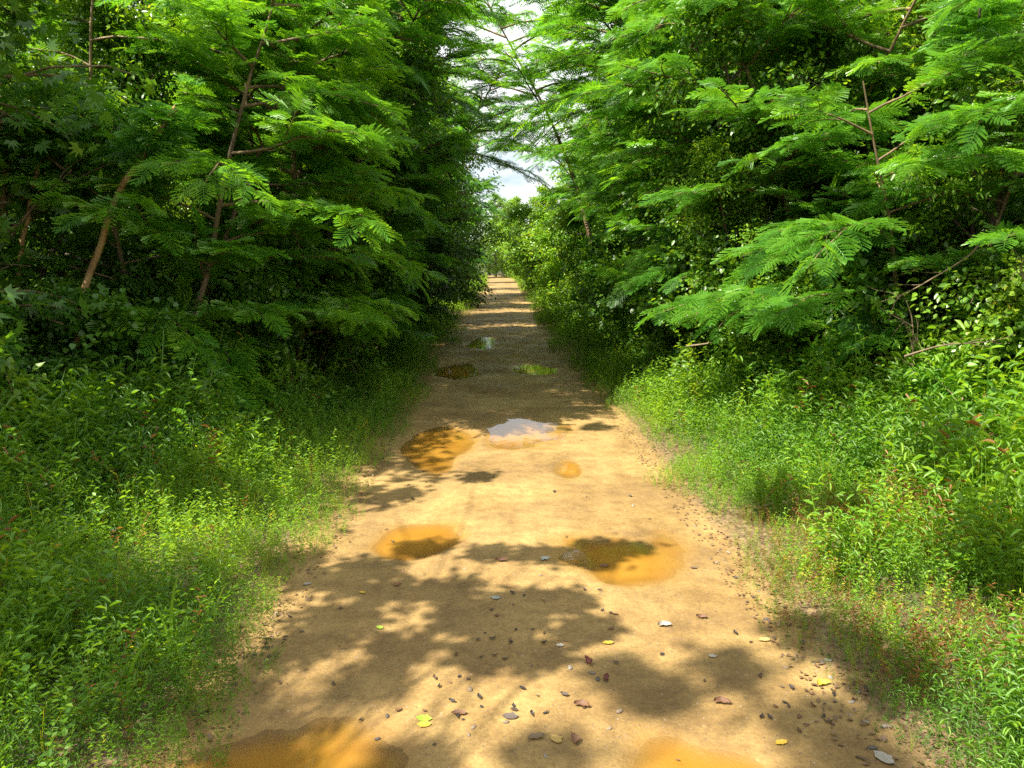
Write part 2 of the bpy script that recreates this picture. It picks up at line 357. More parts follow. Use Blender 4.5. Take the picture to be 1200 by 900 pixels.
# ------------------------------------------------------------------ plants: prototypes as mesh data, things as Empties
def silk(seed, H=4.5, spread=2.0, stems=3, nb=14, lod=0, dens=1.0, fl=.25, low=.14, lean=.22):
    rng = np.random.default_rng(seed); tb, cb = MB(), MB(); P, D, Ls = [], [], []
    for s in range(stems):
        a = 2*PI*s/stems+rng.uniform(0, 1.2)
        st = poly(rng, (math.cos(a)*.08, math.sin(a)*.08, -.15), (math.cos(a)*lean, math.sin(a)*lean, 1), H*rng.uniform(.8, 1.05), 14, .05)
        r0 = .032*H/4.5*rng.uniform(.8, 1.2); tube(tb, st, np.linspace(r0, r0*.22, 15), 8)
        for b in range(nb):
            t = low+(1-low)*(b+rng.uniform(0, .8))/nb; i = min(13.0, t*14); k = int(i); q = st[k]+(st[k+1]-st[k])*(i-k)
            az = a+b*2.4+rng.normal(0, .4); L_ = spread*(.55+.5*math.sin(PI*min(1, .15+t*.8)))*rng.uniform(.6, 1.1)
            br = poly(rng, q, (math.cos(az), math.sin(az), .35), L_, 8, .09, 0, .16)
            tube(tb, br, np.linspace(r0*.42, r0*.10, 9), 5)
            subs = [br]
            for w in range(3):
                j = rng.integers(2, 6); d = nrm(br[j+1]-br[j]); sd_ = np.cross(d, [0, 0, 1])*rng.choice([-1, 1])
                sb = poly(rng, br[j], d+sd_*.8, L_*.5, 5, .08, 0, .12); tube(tb, sb, np.linspace(r0*.2, r0*.07, 6), 4); subs.append(sb)
            for sb in subs:
                n = int(max(3, (np.linalg.norm(sb[-1]-sb[0]))/.062)*dens)
                for e in range(n):
                    tt = (.22+.78*e/n)*(len(sb)-1.001); k = int(tt); p = sb[k]+(sb[k+1]-sb[k])*(tt-k); d = nrm(sb[k+1]-sb[k])
                    side = np.cross(d, [0, 0, 1])*(1 if e % 2 else -1)
                    if e == n-1: side = side*.2
                    v = nrm(d*.65+side*rng.uniform(.5, 1.1)+np.array([0, 0, rng.uniform(-.05, .3)]))
                    P.append(p); D.append(v); Ls.append(fl*rng.uniform(.7, 1.15))
    put_fronds(cb, rng, FR0 if lod == 0 else FR1, P, D, Ls)
    return tb.data('trunk', [M_bark], True), cb.data('crown', [M_silk])
def broad(seed, H=6, spread=2.2, nb=26, tw=9, anch=6, lv=5, T=OV, size=.075, mat=None, bark=None, low=.25, stems=1, shape='round', r0=None, upb=1.0, jr=.10, tintc=.5, droop=.1, vine=False):
    rng = np.random.default_rng(seed); tb, cb = MB(), MB(); P, D, Cl = [], [], []
    mat = mat or M_broad; bark = bark or M_darkbark; r0 = r0 or .016*H
    for s in range(stems):
        a = 2*PI*s/stems+rng.uniform(0, 2); ln = .10 if stems == 1 else .38
        st = poly(rng, (math.cos(a)*.06, math.sin(a)*.06, -.15), (math.cos(a)*ln, math.sin(a)*ln, 1), H, 14, .045)
        rr0 = r0/math.sqrt(stems); tube(tb, st, np.linspace(rr0, rr0*.15, 15), 8)
        for b in range(nb):
            t = low+(1-low)*(b+rng.uniform(0, .9))/nb; i = min(13.9, t*14); k = int(i); q = st[k]+(st[k+1]-st[k])*(i-k)
            pr = math.sin(PI*min(1, (t-low)/(1-low)*.78+.22))**.6 if shape == 'round' else (1.1-t)
            L_ = spread*pr*rng.uniform(.65, 1.15); az = b*2.4+rng.normal(0, .5)
            br = poly(rng, q, (math.cos(az), math.sin(az), rng.uniform(.1, .8)), L_, 7, .12, 0, droop)
            tube(tb, br, np.linspace(rr0*.35, rr0*.08, 8), 5)
            for w in range(tw):
                j = rng.integers(1, 7); d = nrm(br[j+1]-br[j] if j < 7 else br[7]-br[6])+rng.normal(0, .6, 3)
                sb = poly(rng, br[j], d, L_*rng.uniform(.25, .5), 4, .15, 0, droop)
                if w < 3: tube(tb, sb, np.linspace(rr0*.14, rr0*.05, 5), 4)
                c_ = rng.normal(0, .07)
                for e in range(anch):
                    tt = rng.uniform(.2, 3.99); k = int(tt); p = sb[k]+(sb[k+1]-sb[k])*(tt-k)
                    for q_ in range(lv): P.append(p+rng.normal(0, jr, 3)*np.array([1, 1, .6])); D.append(nrm(sb[k+1]-sb[k])+np.array([0, 0, -.25])); Cl.append(c_)
    put_leaves(cb, rng, T, P, D, size, upb=upb, tintc=tintc, clump=np.array(Cl))
    return tb.data('trunk', [bark], True), cb.data('crown', [mat])

def thing(name, label, cat, loc, rz=0, sc=1, group=None, tilt=(0, 0)):
    o = bpy.data.objects.new(name, None); COL.objects.link(o); o.empty_display_size = .2
    o.location = loc; o.rotation_euler = (Euler((tilt[0], tilt[1], 0)).to_matrix() @ Euler((0, 0, rz)).to_matrix()).to_euler(); o.scale = (sc, sc, sc)
    o['label'] = label; o['category'] = cat
    if group: o['group'] = group
    return o
def part(name, me, parent, color=(1, 1, 1)):
    o = bpy.data.objects.new(name, me); COL.objects.link(o); o.parent = parent; o.color = (*color, 1); return o
PROTO = {}
def proto(key, fn):
    if key not in PROTO: PROTO[key] = fn()
    return PROTO[key]
KIND = {
 'silkA': lambda: silk(11, 4.6, 1.45, 3, 20), 'silkB': lambda: silk(12, 5.0, 1.5, 3, 20), 'silkC': lambda: silk(13, 3.6, 1.35, 3, 16, lean=.35),
 'silkD': lambda: silk(14, 6.0, 1.9, 3, 20, lod=1, fl=.30), 'silkE': lambda: silk(15, 7.0, 1.8, 2, 26, lod=1, fl=.32, low=.15),
 'silkH': lambda: silk(16, 7.2, 2.3, 2, 16, lod=1, fl=.28, low=.60, lean=.12),
 'thick': lambda: broad(31, 4.6, 1.25, 40, 12, 6, 6, OV, .058, low=.03, jr=.10, tintc=.6, stems=2, shape='round', droop=.2),
 'tangle': lambda: broad(32, 3.0, 1.15, 34, 12, 6, 6, HEART, .062, low=.02, jr=.10, tintc=.62, stems=3, droop=.3, bark=M_dead),
 'gum': lambda: broad(21, 5.5, 1.9, 30, 8, 5, 4, STAR, .15, low=.12, bark=M_bark, jr=.13),
 'oak': lambda: broad(22, 9, 2.6, 44, 12, 6, 5, OV, .13, low=.12, jr=.16),
 'elm': lambda: broad(23, 7, 2.1, 40, 12, 6, 5, OV, .095, low=.08, jr=.12),
 'vine': lambda: broad(24, 6.5, 1.7, 46, 11, 6, 6, HEART, .085, low=.03, jr=.13, tintc=.56, droop=.25),
 'cedar': lambda: broad(25, 8, 1.8, 60, 12, 6, 6, OV, .10, low=.04, shape='cone', jr=.12, tintc=.36),
 'shrub': lambda: broad(26, 1.7, .75, 16, 8, 5, 5, OV, .055, low=.05, stems=3, r0=.02, jr=.07, tintc=.6, bark=M_bark),
 'bush': lambda: broad(27, 2.6, 1.1, 20, 9, 5, 5, HEART, .075, low=.04, stems=3, r0=.03, jr=.09, tintc=.5),
 'sapl': lambda: broad(28, 1.1, .35, 10, 4, 3, 3, OV, .085, low=.15, stems=1, r0=.009, jr=.05, tintc=.68, bark=M_bark),
 'farleaf': lambda: broad(29, 8, 2.5, 40, 12, 6, 5, OV, .17, low=.04, jr=.2, tintc=.62),
 'gold': lambda: broad(30, 4.5, 1.9, 34, 10, 6, 5, OV, .12, low=.02, jr=.14, tintc=.6, stems=2),
}
NAMES = {'thick': ('leafy_tree', 'tree'), 'tangle': ('thicket', 'thicket'), 'silk': ('silk_tree', 'tree'), 'gum': ('sweetgum_tree', 'tree'), 'oak': ('broadleaf_tree', 'tree'), 'elm': ('broadleaf_tree', 'tree'),
         'vine': ('vine_covered_tree', 'tree'), 'cedar': ('evergreen_tree', 'tree'), 'shrub': ('shrub', 'shrub'), 'bush': ('bush', 'bush'),
         'sapl': ('sapling', 'sapling'), 'farleaf': ('broadleaf_tree', 'tree'), 'gold': ('small_tree', 'tree')}
def plant(kind, x, y, sc, rz, label, col=(1, 1, 1), group=None, tilt=(0, 0), z=0):  # col tints the crown: shade painted in darker, sun painted in brighter
    tr, cr = proto(kind, KIND[kind]); key = kind if kind in NAMES else kind[:4]; nm, cat = NAMES[key]
    gz = float(ground_z(np.array(float(x)), np.array(float(y))))
    t = thing(nm, label, cat, (x, y, gz+z), R(rz), sc, group, (R(tilt[0]), R(tilt[1])))
    small = key in ('shrub', 'bush', 'tangle')
    part('stems' if small else 'stem' if key == 'sapl' else 'trunk', tr, t); part('foliage' if small or key == 'sapl' else 'crown', cr, t, col)
    return t
G1 = 'silk trees leaning over the path'
# ---- left side, near to far
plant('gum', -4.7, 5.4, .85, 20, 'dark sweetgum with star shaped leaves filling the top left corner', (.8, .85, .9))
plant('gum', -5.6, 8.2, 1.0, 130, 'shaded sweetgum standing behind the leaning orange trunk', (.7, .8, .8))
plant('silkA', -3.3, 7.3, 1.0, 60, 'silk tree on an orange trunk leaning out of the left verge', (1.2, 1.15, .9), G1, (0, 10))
plant('silkB', -2.6, 9.0, 1.0, 200, 'sunlit silk tree reaching bright arching fronds over the path from the left', (1.6, 1.35, .8), G1, (0, 9))  # sunlight on the fronds painted in by a raised yellowish crown colour
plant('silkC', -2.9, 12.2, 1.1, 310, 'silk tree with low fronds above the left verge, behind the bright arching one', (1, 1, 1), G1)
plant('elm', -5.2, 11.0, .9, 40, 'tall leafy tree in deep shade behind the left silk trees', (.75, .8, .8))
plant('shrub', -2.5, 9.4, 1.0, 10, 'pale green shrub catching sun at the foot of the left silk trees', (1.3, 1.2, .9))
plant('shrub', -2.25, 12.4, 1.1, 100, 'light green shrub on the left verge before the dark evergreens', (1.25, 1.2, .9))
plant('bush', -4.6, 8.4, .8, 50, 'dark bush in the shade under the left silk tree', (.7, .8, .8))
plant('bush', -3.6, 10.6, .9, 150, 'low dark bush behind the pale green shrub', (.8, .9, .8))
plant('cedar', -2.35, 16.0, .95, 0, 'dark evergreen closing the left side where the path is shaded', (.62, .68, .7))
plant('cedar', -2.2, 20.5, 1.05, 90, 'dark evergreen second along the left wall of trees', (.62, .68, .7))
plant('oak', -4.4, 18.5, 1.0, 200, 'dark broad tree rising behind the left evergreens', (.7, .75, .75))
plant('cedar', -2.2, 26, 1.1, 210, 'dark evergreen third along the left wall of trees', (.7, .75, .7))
plant('oak', -2.9, 33, .95, 20, 'shaded tree far along the left edge of the path', (.8, .85, .8))
plant('elm', -2.7, 40, .95, 80, 'farthest tree against the left edge of the path', (.85, .9, .8))
plant('elm', -4.4, 25, 1.2, 300, 'tall tree above and behind the third evergreen', (.8, .85, .8))
plant('silkC', -2.4, 16.5, .75, 40, 'small silk tree with flat fronds in front of the dark evergreens', (1, 1, 1), G1)
# ---- right side
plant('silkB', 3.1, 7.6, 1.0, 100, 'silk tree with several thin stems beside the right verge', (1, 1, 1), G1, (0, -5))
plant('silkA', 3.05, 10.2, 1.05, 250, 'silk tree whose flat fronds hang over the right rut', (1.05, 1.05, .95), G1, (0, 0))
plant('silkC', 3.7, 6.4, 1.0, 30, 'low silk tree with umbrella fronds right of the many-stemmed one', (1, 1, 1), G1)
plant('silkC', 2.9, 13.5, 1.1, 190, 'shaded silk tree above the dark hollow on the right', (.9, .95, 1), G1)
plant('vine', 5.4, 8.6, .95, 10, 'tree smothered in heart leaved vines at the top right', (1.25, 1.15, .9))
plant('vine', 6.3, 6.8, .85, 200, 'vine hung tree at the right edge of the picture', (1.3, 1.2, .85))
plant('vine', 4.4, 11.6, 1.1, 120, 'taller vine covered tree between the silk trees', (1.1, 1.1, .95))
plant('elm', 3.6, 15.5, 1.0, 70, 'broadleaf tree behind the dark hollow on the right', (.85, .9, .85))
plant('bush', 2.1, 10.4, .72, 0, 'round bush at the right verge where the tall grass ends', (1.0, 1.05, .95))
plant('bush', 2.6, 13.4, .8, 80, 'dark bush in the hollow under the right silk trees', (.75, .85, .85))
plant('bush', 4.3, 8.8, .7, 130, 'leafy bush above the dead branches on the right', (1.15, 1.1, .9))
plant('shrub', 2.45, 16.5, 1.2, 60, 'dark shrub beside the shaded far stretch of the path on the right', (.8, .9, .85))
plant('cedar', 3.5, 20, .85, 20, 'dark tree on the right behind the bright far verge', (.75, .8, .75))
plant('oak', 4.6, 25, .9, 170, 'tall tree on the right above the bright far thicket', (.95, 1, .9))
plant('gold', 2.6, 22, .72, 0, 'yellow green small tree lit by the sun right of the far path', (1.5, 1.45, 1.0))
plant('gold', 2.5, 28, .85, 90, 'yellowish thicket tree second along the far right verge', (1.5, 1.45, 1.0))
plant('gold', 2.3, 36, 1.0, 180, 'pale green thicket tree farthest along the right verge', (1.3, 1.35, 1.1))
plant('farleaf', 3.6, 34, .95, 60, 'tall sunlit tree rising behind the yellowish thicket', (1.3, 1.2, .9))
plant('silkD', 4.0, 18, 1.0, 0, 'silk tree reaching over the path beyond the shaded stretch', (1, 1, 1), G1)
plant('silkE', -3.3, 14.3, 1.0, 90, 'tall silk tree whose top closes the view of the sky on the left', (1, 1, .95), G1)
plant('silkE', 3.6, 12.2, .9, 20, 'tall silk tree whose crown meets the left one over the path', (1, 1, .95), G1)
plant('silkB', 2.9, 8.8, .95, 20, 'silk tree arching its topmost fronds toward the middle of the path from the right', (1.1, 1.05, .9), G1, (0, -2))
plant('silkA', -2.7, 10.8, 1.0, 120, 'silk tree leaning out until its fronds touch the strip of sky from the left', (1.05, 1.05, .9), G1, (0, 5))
plant('silkH', 3.1, 15.5, 1.0, 80, 'silk tree arching right over the shaded stretch of the path', (.95, 1, .95), G1, (0, -3))
plant('silkE', 4.2, 20.5, 1.05, 310, 'tall silk tree leaning over the path ahead of the yellow thicket', (1, 1.05, .95), G1, (0, -4))
plant('vine', 3.6, 9.3, .62, 60, 'low vine covered tree behind the dead branches', (1.1, 1.1, .9))
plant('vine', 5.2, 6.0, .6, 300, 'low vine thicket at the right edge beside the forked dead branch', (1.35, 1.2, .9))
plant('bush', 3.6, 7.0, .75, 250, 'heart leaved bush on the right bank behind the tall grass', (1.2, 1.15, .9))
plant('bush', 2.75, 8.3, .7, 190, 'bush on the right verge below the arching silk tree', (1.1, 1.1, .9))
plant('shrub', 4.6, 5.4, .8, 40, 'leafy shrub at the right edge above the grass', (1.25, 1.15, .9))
plant('shrub', 3.2, 9.6, 1.1, 140, 'leafy shrub in front of the low vine covered tree', (1.0, 1.05, .95))
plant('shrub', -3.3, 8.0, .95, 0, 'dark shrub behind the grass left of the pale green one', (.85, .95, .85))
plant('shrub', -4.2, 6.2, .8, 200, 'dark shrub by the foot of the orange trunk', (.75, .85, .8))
plant('bush', -2.9, 11.4, .9, 20, 'bush filling the left wall above the light green shrub', (1, 1.05, .9))
plant('bush', -4.3, 4.6, .55, 80, 'broad leaved bush low at the left edge of the picture', (.75, .95, .95))
SL = (((-2.2, 5.6), 'upright weed standing above the left grass'), ((-1.85, 7.2), 'leafy weed on the left verge near the bright puddle'), ((-3.0, 5.0), 'weed in the left grass near the edge of the picture'),
      ((2.5, 6.5), 'bright leafed sapling on the right bank among the grass'), ((3.3, 5.9), 'yellow green sapling on the right bank under the dead branches'), ((2.0, 8.0), 'sapling at the right verge before the round bush'),
      ((-1.7, 9.2), 'small weed on the left verge in front of the pale green shrub'), ((3.9, 5.0), 'sapling near the right edge of the picture'), ((-2.6, 7.6), 'dark weed behind the upright one'),
      ((1.75, 9.6), 'weed at the corner of the right verge'), ((2.9, 7.4), 'taller sapling behind the bright leafed one'))
for k_, ((x_, y_), lb) in enumerate(SL): plant('sapl', x_, y_, .75+.08*(k_ % 4), k_*70, lb, (1.0+.1*(k_ % 3), 1.1, .9))
for a in (('thick', 3.7, 6.9, .85, 20, 'leafy tree of small leaves standing behind the right verge, nearest', (1.15, 1.12, .95)), ('thick', 4.9, 7.6, 1.05, 80, 'leafy tree of small leaves behind the dead branches', (1.2, 1.15, .9)),
          ('thick', 3.4, 9.0, .95, 140, 'small leaved tree filling the right wall behind the thin silk tree stems', (1.0, 1.05, .95)), ('thick', 3.0, 11.8, 1.0, 200, 'small leaved tree right of the shaded stretch', (.95, 1, .95)),
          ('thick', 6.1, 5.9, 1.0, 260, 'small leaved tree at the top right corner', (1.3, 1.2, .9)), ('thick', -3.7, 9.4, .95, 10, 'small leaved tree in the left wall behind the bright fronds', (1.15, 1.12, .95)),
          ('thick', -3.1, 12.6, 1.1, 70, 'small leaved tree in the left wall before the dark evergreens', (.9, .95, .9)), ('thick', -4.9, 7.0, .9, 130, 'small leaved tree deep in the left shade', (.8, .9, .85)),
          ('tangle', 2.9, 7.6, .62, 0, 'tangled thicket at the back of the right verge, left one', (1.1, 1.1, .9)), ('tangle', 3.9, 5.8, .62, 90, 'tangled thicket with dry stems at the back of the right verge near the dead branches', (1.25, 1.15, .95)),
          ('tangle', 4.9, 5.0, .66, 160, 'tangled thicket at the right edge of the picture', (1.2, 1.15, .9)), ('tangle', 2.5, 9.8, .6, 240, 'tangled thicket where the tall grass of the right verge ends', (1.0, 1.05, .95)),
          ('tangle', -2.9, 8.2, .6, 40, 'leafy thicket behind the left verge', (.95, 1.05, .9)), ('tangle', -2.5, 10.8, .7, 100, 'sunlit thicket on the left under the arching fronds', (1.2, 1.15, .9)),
          ('tangle', -3.9, 5.4, .5, 300, 'shaded low thicket behind the left grass', (.85, 1, .9)), ('tangle', 2.6, 12.0, .7, 10, 'low thicket bordering the shaded stretch on the right', (.95, 1, .95))):
    plant(*a)
# the leaning orange trunk and the slanting stems at the left edge
def trunk_thing(x, y, pts, r, name, lab, mat):
    mb = MB(); p = np.array(pts, float); t = np.linspace(0, len(p)-1, 18); q = np.stack([np.interp(t, np.arange(len(p)), p[:, i]) for i in range(3)], -1)
    q[1:-1] += np.random.default_rng(3).normal(0, .008, (16, 3)); tube(mb, q, np.linspace(r, r*.6, 18), 10)
    me = mb.data('trunk', [mat], True); fb = MB(); rg_ = np.random.default_rng(6); P, D, Ls = [], [], []
    for k in range(60):
        a = rg_.uniform(0, 2*PI); P.append(q[-1]-(q[-1]-q[-4])*rg_.uniform(0, .8)); D.append((math.cos(a), math.sin(a), rg_.uniform(-.1, .5))); Ls.append(rg_.uniform(.2, .36))
    put_fronds(fb, rg_, FR0, P, D, Ls); t_ = thing(name, lab, 'tree', (x, y, float(ground_z(np.array(x), np.array(y)))-.1)); part('trunk', me, t_); part('crown', fb.data('crown', [M_silk]), t_, (.85, .95, .9))
M_orange = solid_mat('orange_bark', [(.3, (.10, .055, .018)), (.5, (.30, .18, .065)), (.75, (.42, .29, .12))], 16, stretch=(1, 1, .4))
trunk_thing(-3.72, 6.3, [(0, 0, -.1), (.10, 0, .35), (.22, 0, .75), (.31, 0, 1.15), (.62, .1, 2.0), (1.1, .2, 2.7)], .036, 'silk_tree', 'orange barked young silk tree leaning right in front of the left shade', M_orange)
trunk_thing(-4.6, 6.6, [(0, 0, 0), (.2, 0, .8), (.42, 0, 1.7), (.6, 0, 2.6)], .04, 'silk_tree', 'slanting tan stem at the left edge of the picture, thicker of the pair', M_orange)
trunk_thing(-4.25, 6.5, [(0, 0, 0), (.1, 0, .8), (.32, 0, 1.7), (.62, 0, 2.6)], .025, 'silk_tree', 'slanting tan stem at the left edge of the picture, thinner of the pair', M_orange)
trunk_thing(3.75, 6.2, [(0, 0, 0), (-.02, 0, 1.2), (-.08, 0, 2.3), (-.14, 0, 3.4)], .018, 'young_tree', 'very thin dark upright stem at the top right', M_darkbark)
plant('silkH', -2.5, 11.6, .98, 200, 'high crowned silk tree whose topmost fronds roof the path from the left', (.95, 1, .9), G1, (0, 3))
plant('silkH', 3.0, 12.6, 1.0, 100, 'high crowned silk tree whose topmost fronds roof the path from the right', (1, 1, .9), G1, (0, -3))
plant('silkH', 2.4, 18.2, 1.12, 250, 'high crowned silk tree farther along on the right, over the strip of sky', (1, 1, .9), G1, (0, -3))
# end of the path
plant('gold', 0.9, 68, 1.0, 20, 'small tree closing the far end of the path', (1.3, 1.25, 1))
plant('farleaf', -2.9, 52, .7, 10, 'tree at the far bend of the path', (1.0, 1.05, .9))
plant('farleaf', 2.9, 46, .7, 200, 'green tree at the far end right of the path', (1.3, 1.25, .9))
plant('farleaf', -1.4, 76, .7, 30, 'distant tree behind the end of the path', (1.1, 1.1, 1))
plant('farleaf', 3.4, 72, .62, 130, 'distant tree right of the end of the path', (1.2, 1.2, 1))
plant('silkH', -2.95, 19.5, 1.0, 140, 'silk tree leaning over the path between the dark evergreens', (1, 1, .95), G1, (0, 10))
plant('silkD', 4.4, 27, 1.1, 220, 'silk tree leaning over the far path in front of the yellow thicket', (1, 1, .95), G1, (0, -8))
plant('silkE', -3.1, 29.5, 1.15, 300, 'farthest tall silk tree on the left', (.95, 1, .95), G1, (0, 6))
plant('silkH', -2.5, 14.2, 1.0, 20, 'silk tree whose dark topmost fronds cross the strip of sky', (.9, .95, .9), G1, (0, 8))
plant('farleaf', 0.6, 77, .95, 60, 'rounded tree in the middle of the far end of the path', (1.2, 1.2, 1))
plant('farleaf', -3.6, 66, .95, 160, 'distant tree left of the end of the path', (1.0, 1.05, .95))
plant('gold', 1.9, 55, 1.1, 100, 'bright small tree pressing in at the far right end of the path', (1.4, 1.4, 1.0))
plant('gold', 1.75, 44, .85, 250, 'bright low tree leaning over the far right edge of the path', (1.4, 1.4, 1.0))
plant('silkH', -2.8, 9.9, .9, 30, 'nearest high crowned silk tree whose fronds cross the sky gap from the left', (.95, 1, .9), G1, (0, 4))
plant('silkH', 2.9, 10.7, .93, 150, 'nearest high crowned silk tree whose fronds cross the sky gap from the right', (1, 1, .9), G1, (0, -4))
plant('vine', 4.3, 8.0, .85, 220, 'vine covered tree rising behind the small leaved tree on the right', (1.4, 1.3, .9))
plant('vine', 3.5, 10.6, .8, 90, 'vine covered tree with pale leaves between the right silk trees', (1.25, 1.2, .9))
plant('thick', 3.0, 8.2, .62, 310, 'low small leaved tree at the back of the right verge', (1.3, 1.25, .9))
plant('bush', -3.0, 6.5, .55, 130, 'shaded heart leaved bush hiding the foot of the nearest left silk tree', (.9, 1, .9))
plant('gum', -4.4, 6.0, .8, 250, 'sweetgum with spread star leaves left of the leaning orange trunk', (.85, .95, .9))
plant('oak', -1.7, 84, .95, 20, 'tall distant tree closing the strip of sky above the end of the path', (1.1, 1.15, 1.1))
plant('oak', 1.2, 90, .9, 120, 'second distant tree behind the end of the path, right of the tall one', (1.1, 1.15, 1.1))
plant('elm', -.7, 70, .62, 220, 'low distant tree standing where the path bends out of sight', (1.2, 1.25, 1.1))
# overhead trees behind and beside the viewer, shading the near path
plant('gum', -4.9, 4.3, .95, 15, 'leafy tree leaning over the near left verge beside the viewer', tilt=(0, 3))
def shade_tree(name, label, base, clumps, seed, hub):
    """a tall tree whose limbs carry separate leaf clumps; clumps = (ground x, y it shades, radius, height)"""
    rng = np.random.default_rng(seed); tb, cb = MB(), MB(); P, D = [], []
    b = np.array(base, float); tr = poly(rng, (0, 0, -.2), (0.05, .05, 1), hub, 10, .04); tube(tb, tr, np.linspace(.16, .09, 11), 10)
    for (gx, gy, r, h) in clumps:
        c = np.array([gx, gy, 0])+sdir*h/sdir[2]-b
        i0 = rng.integers(6, 11); p0 = tr[i0]; n = 10; q = np.linspace(0, 1, n)[:, None]
        ln = p0*(1-q)+c*q+np.array([0, 0, 1.])*np.sin(PI*q)*.35+rng.normal(0, .05, (n, 3))*np.sin(PI*q)
        tube(tb, ln, np.linspace(.010, .003, n), 5)
        for k in range(int(7+r*22)):
            d = nrm(rng.normal(0, 1, 3)*np.array([1, 1, .55])); tw = poly(rng, c-d*.05, d, r*rng.uniform(.4, 1.15), 4, .15)
            tube(tb, tw, np.linspace(.008, .003, 5), 4)
            for e in range(10):
                tt = rng.uniform(.6, 3.99); kk = int(tt)
                for w in range(3): P.append(tw[kk]+rng.normal(0, .05, 3)); D.append(nrm(tw[kk+1]-tw[kk])+rng.normal(0, .3, 3))
    put_leaves(cb, rng, OV, P, D, .085)
    t = thing(name, label, 'tree', tuple(b)); part('trunk', tb.data('trunk', [M_darkbark], True), t); part('crown', cb.data('crown', [M_broad]), t)
cl = [(*gp(u, v), r_, 4.2) for u, v, r_ in ((430, 665, .24), (500, 640, .18), (400, 725, .30), (525, 695, .26), (600, 735, .26), (665, 705, .16), (700, 640, .12), (570, 765, .16),
      (345, 760, .3), (640, 650, .10), (470, 760, .14), (690, 740, .12), (560, 560, .12), (545, 725, .16), (610, 705, .12), (630, 770, .12), (450, 690, .16), (380, 680, .2), (700, 655, .10), (735, 640, .08), (575, 650, .07), (470, 580, .22), (330, 660, .3))]
shade_tree('overhanging_tree', 'tree on the near left whose limbs throw the leaf shadow across the path', (-3.8, .2, 0), cl, 61, 4.2)
cl = [(*gp(u, v), r_, 8.0) for u, v, r_ in ((250, 830, .38), (430, 800, .16), (300, 880, .32), (480, 893, .14), (720, 790, .16), (860, 780, .22), (940, 735, .14), (970, 850, .26), (1010, 900, .3), (640, 885, .1), (780, 815, .12),
      (100, 650, .8), (40, 760, .7), (120, 800, .6), (210, 610, .7), (140, 720, .6), (290, 610, .45), (20, 600, .9), (350, 545, .4), (240, 700, .4), (120, 560, .9), (250, 540, .6), (60, 690, .7), (200, 760, .4),
      )]
shade_tree('overhanging_tree', 'taller tree behind it, its crown high over the viewer', (-6.2, -.5, 0), cl, 62, 8.0)
cl = [(*gp(u, v), r_, 6.0) for u, v, r_ in ((1150, 620, .5), (915, 605, .30), (980, 760, .22), (1100, 520, .35), (1180, 700, .4), (1060, 800, .3), (1000, 620, .25), (700, 500, .2))]
shade_tree('overhanging_tree', 'tree on the right behind the viewer whose high crown darkens patches of the right verge', (3.4, -1.5, 0), cl, 63, 5.4)
# woods behind both rows
rng = random.Random(4)
for side, w in ((-1, 'left'), (1, 'right')):
    k = 0
    for y in np.arange(3, 72, 3.6):
        for r_, (x0, x1) in enumerate(((6.6, 8.4), (9.5, 12.5), (14, 18))):
            if side > 0 and y < 9 and r_ == 0: continue
            if r_ == 2 and y > 40: continue
            kd = rng.choice(['oak', 'elm', 'elm', 'cedar', 'farleaf'] if y < 30 else ['farleaf', 'oak'])
            plant(kd, side*rng.uniform(x0, x1), y+rng.uniform(-1.2, 1.2), rng.uniform(.85, 1.15)*(1 if r_ else .85), rng.uniform(0, 360),
                  'tall broadleaf tree of the dark wood %s of the path' % w if kd != 'cedar' else 'tall dark evergreen of the wood %s of the path' % w,
                  [(c_,)*3 for c_ in (.8, .95, 1.1)][rng.randrange(3)], 'trees of the wood %s of the path' % w)

# ------------------------------------------------------------------ verge plants
def stilt(rng, h, nl, ll):
    """one stem of broad bladed grass: template of quads"""
    mb = MB(); lean = rng.normal(0, .45, 2); q = np.linspace(0, 1, 4)
    pts = np.stack([lean[0]*q**1.6*h, lean[1]*q**1.6*h, q*h*(1-.1*q)], -1); w = .0022
    for a, b in zip(pts[:-1], pts[1:]): mb.add([a-[w, 0, 0], a+[w, 0, 0], b+[w, 0, 0], b-[w, 0, 0]], [(0, 1, 2, 3)], .6)
    P, D = [], []
    a = rng.uniform(0, 6)
    for i in range(nl):
        t = (.18+.82*(i+.5)/nl)*2.999; k = int(t); P.append(pts[k]+(pts[k+1]-pts[k])*(t-k)); a += PI+rng.normal(0, .5)
        D.append((math.cos(a), math.sin(a), rng.uniform(.1, .8)))
    P = np.array(P); D = np.array(D); M = frames(D, np.array([0, 0, 1.])+rng.normal(0, .25, (nl, 3)))*(ll*rng.uniform(.7, 1.2, nl))[:, None, None]
    T = (LANCE[0]*np.array([1.15, 1, 1]), LANCE[1])
    mb.inst(T[0], T[1], M, P, rng.uniform(.3, .7, nl))
    return np.concatenate(mb.v), np.concatenate(mb.f), np.concatenate(mb.t)
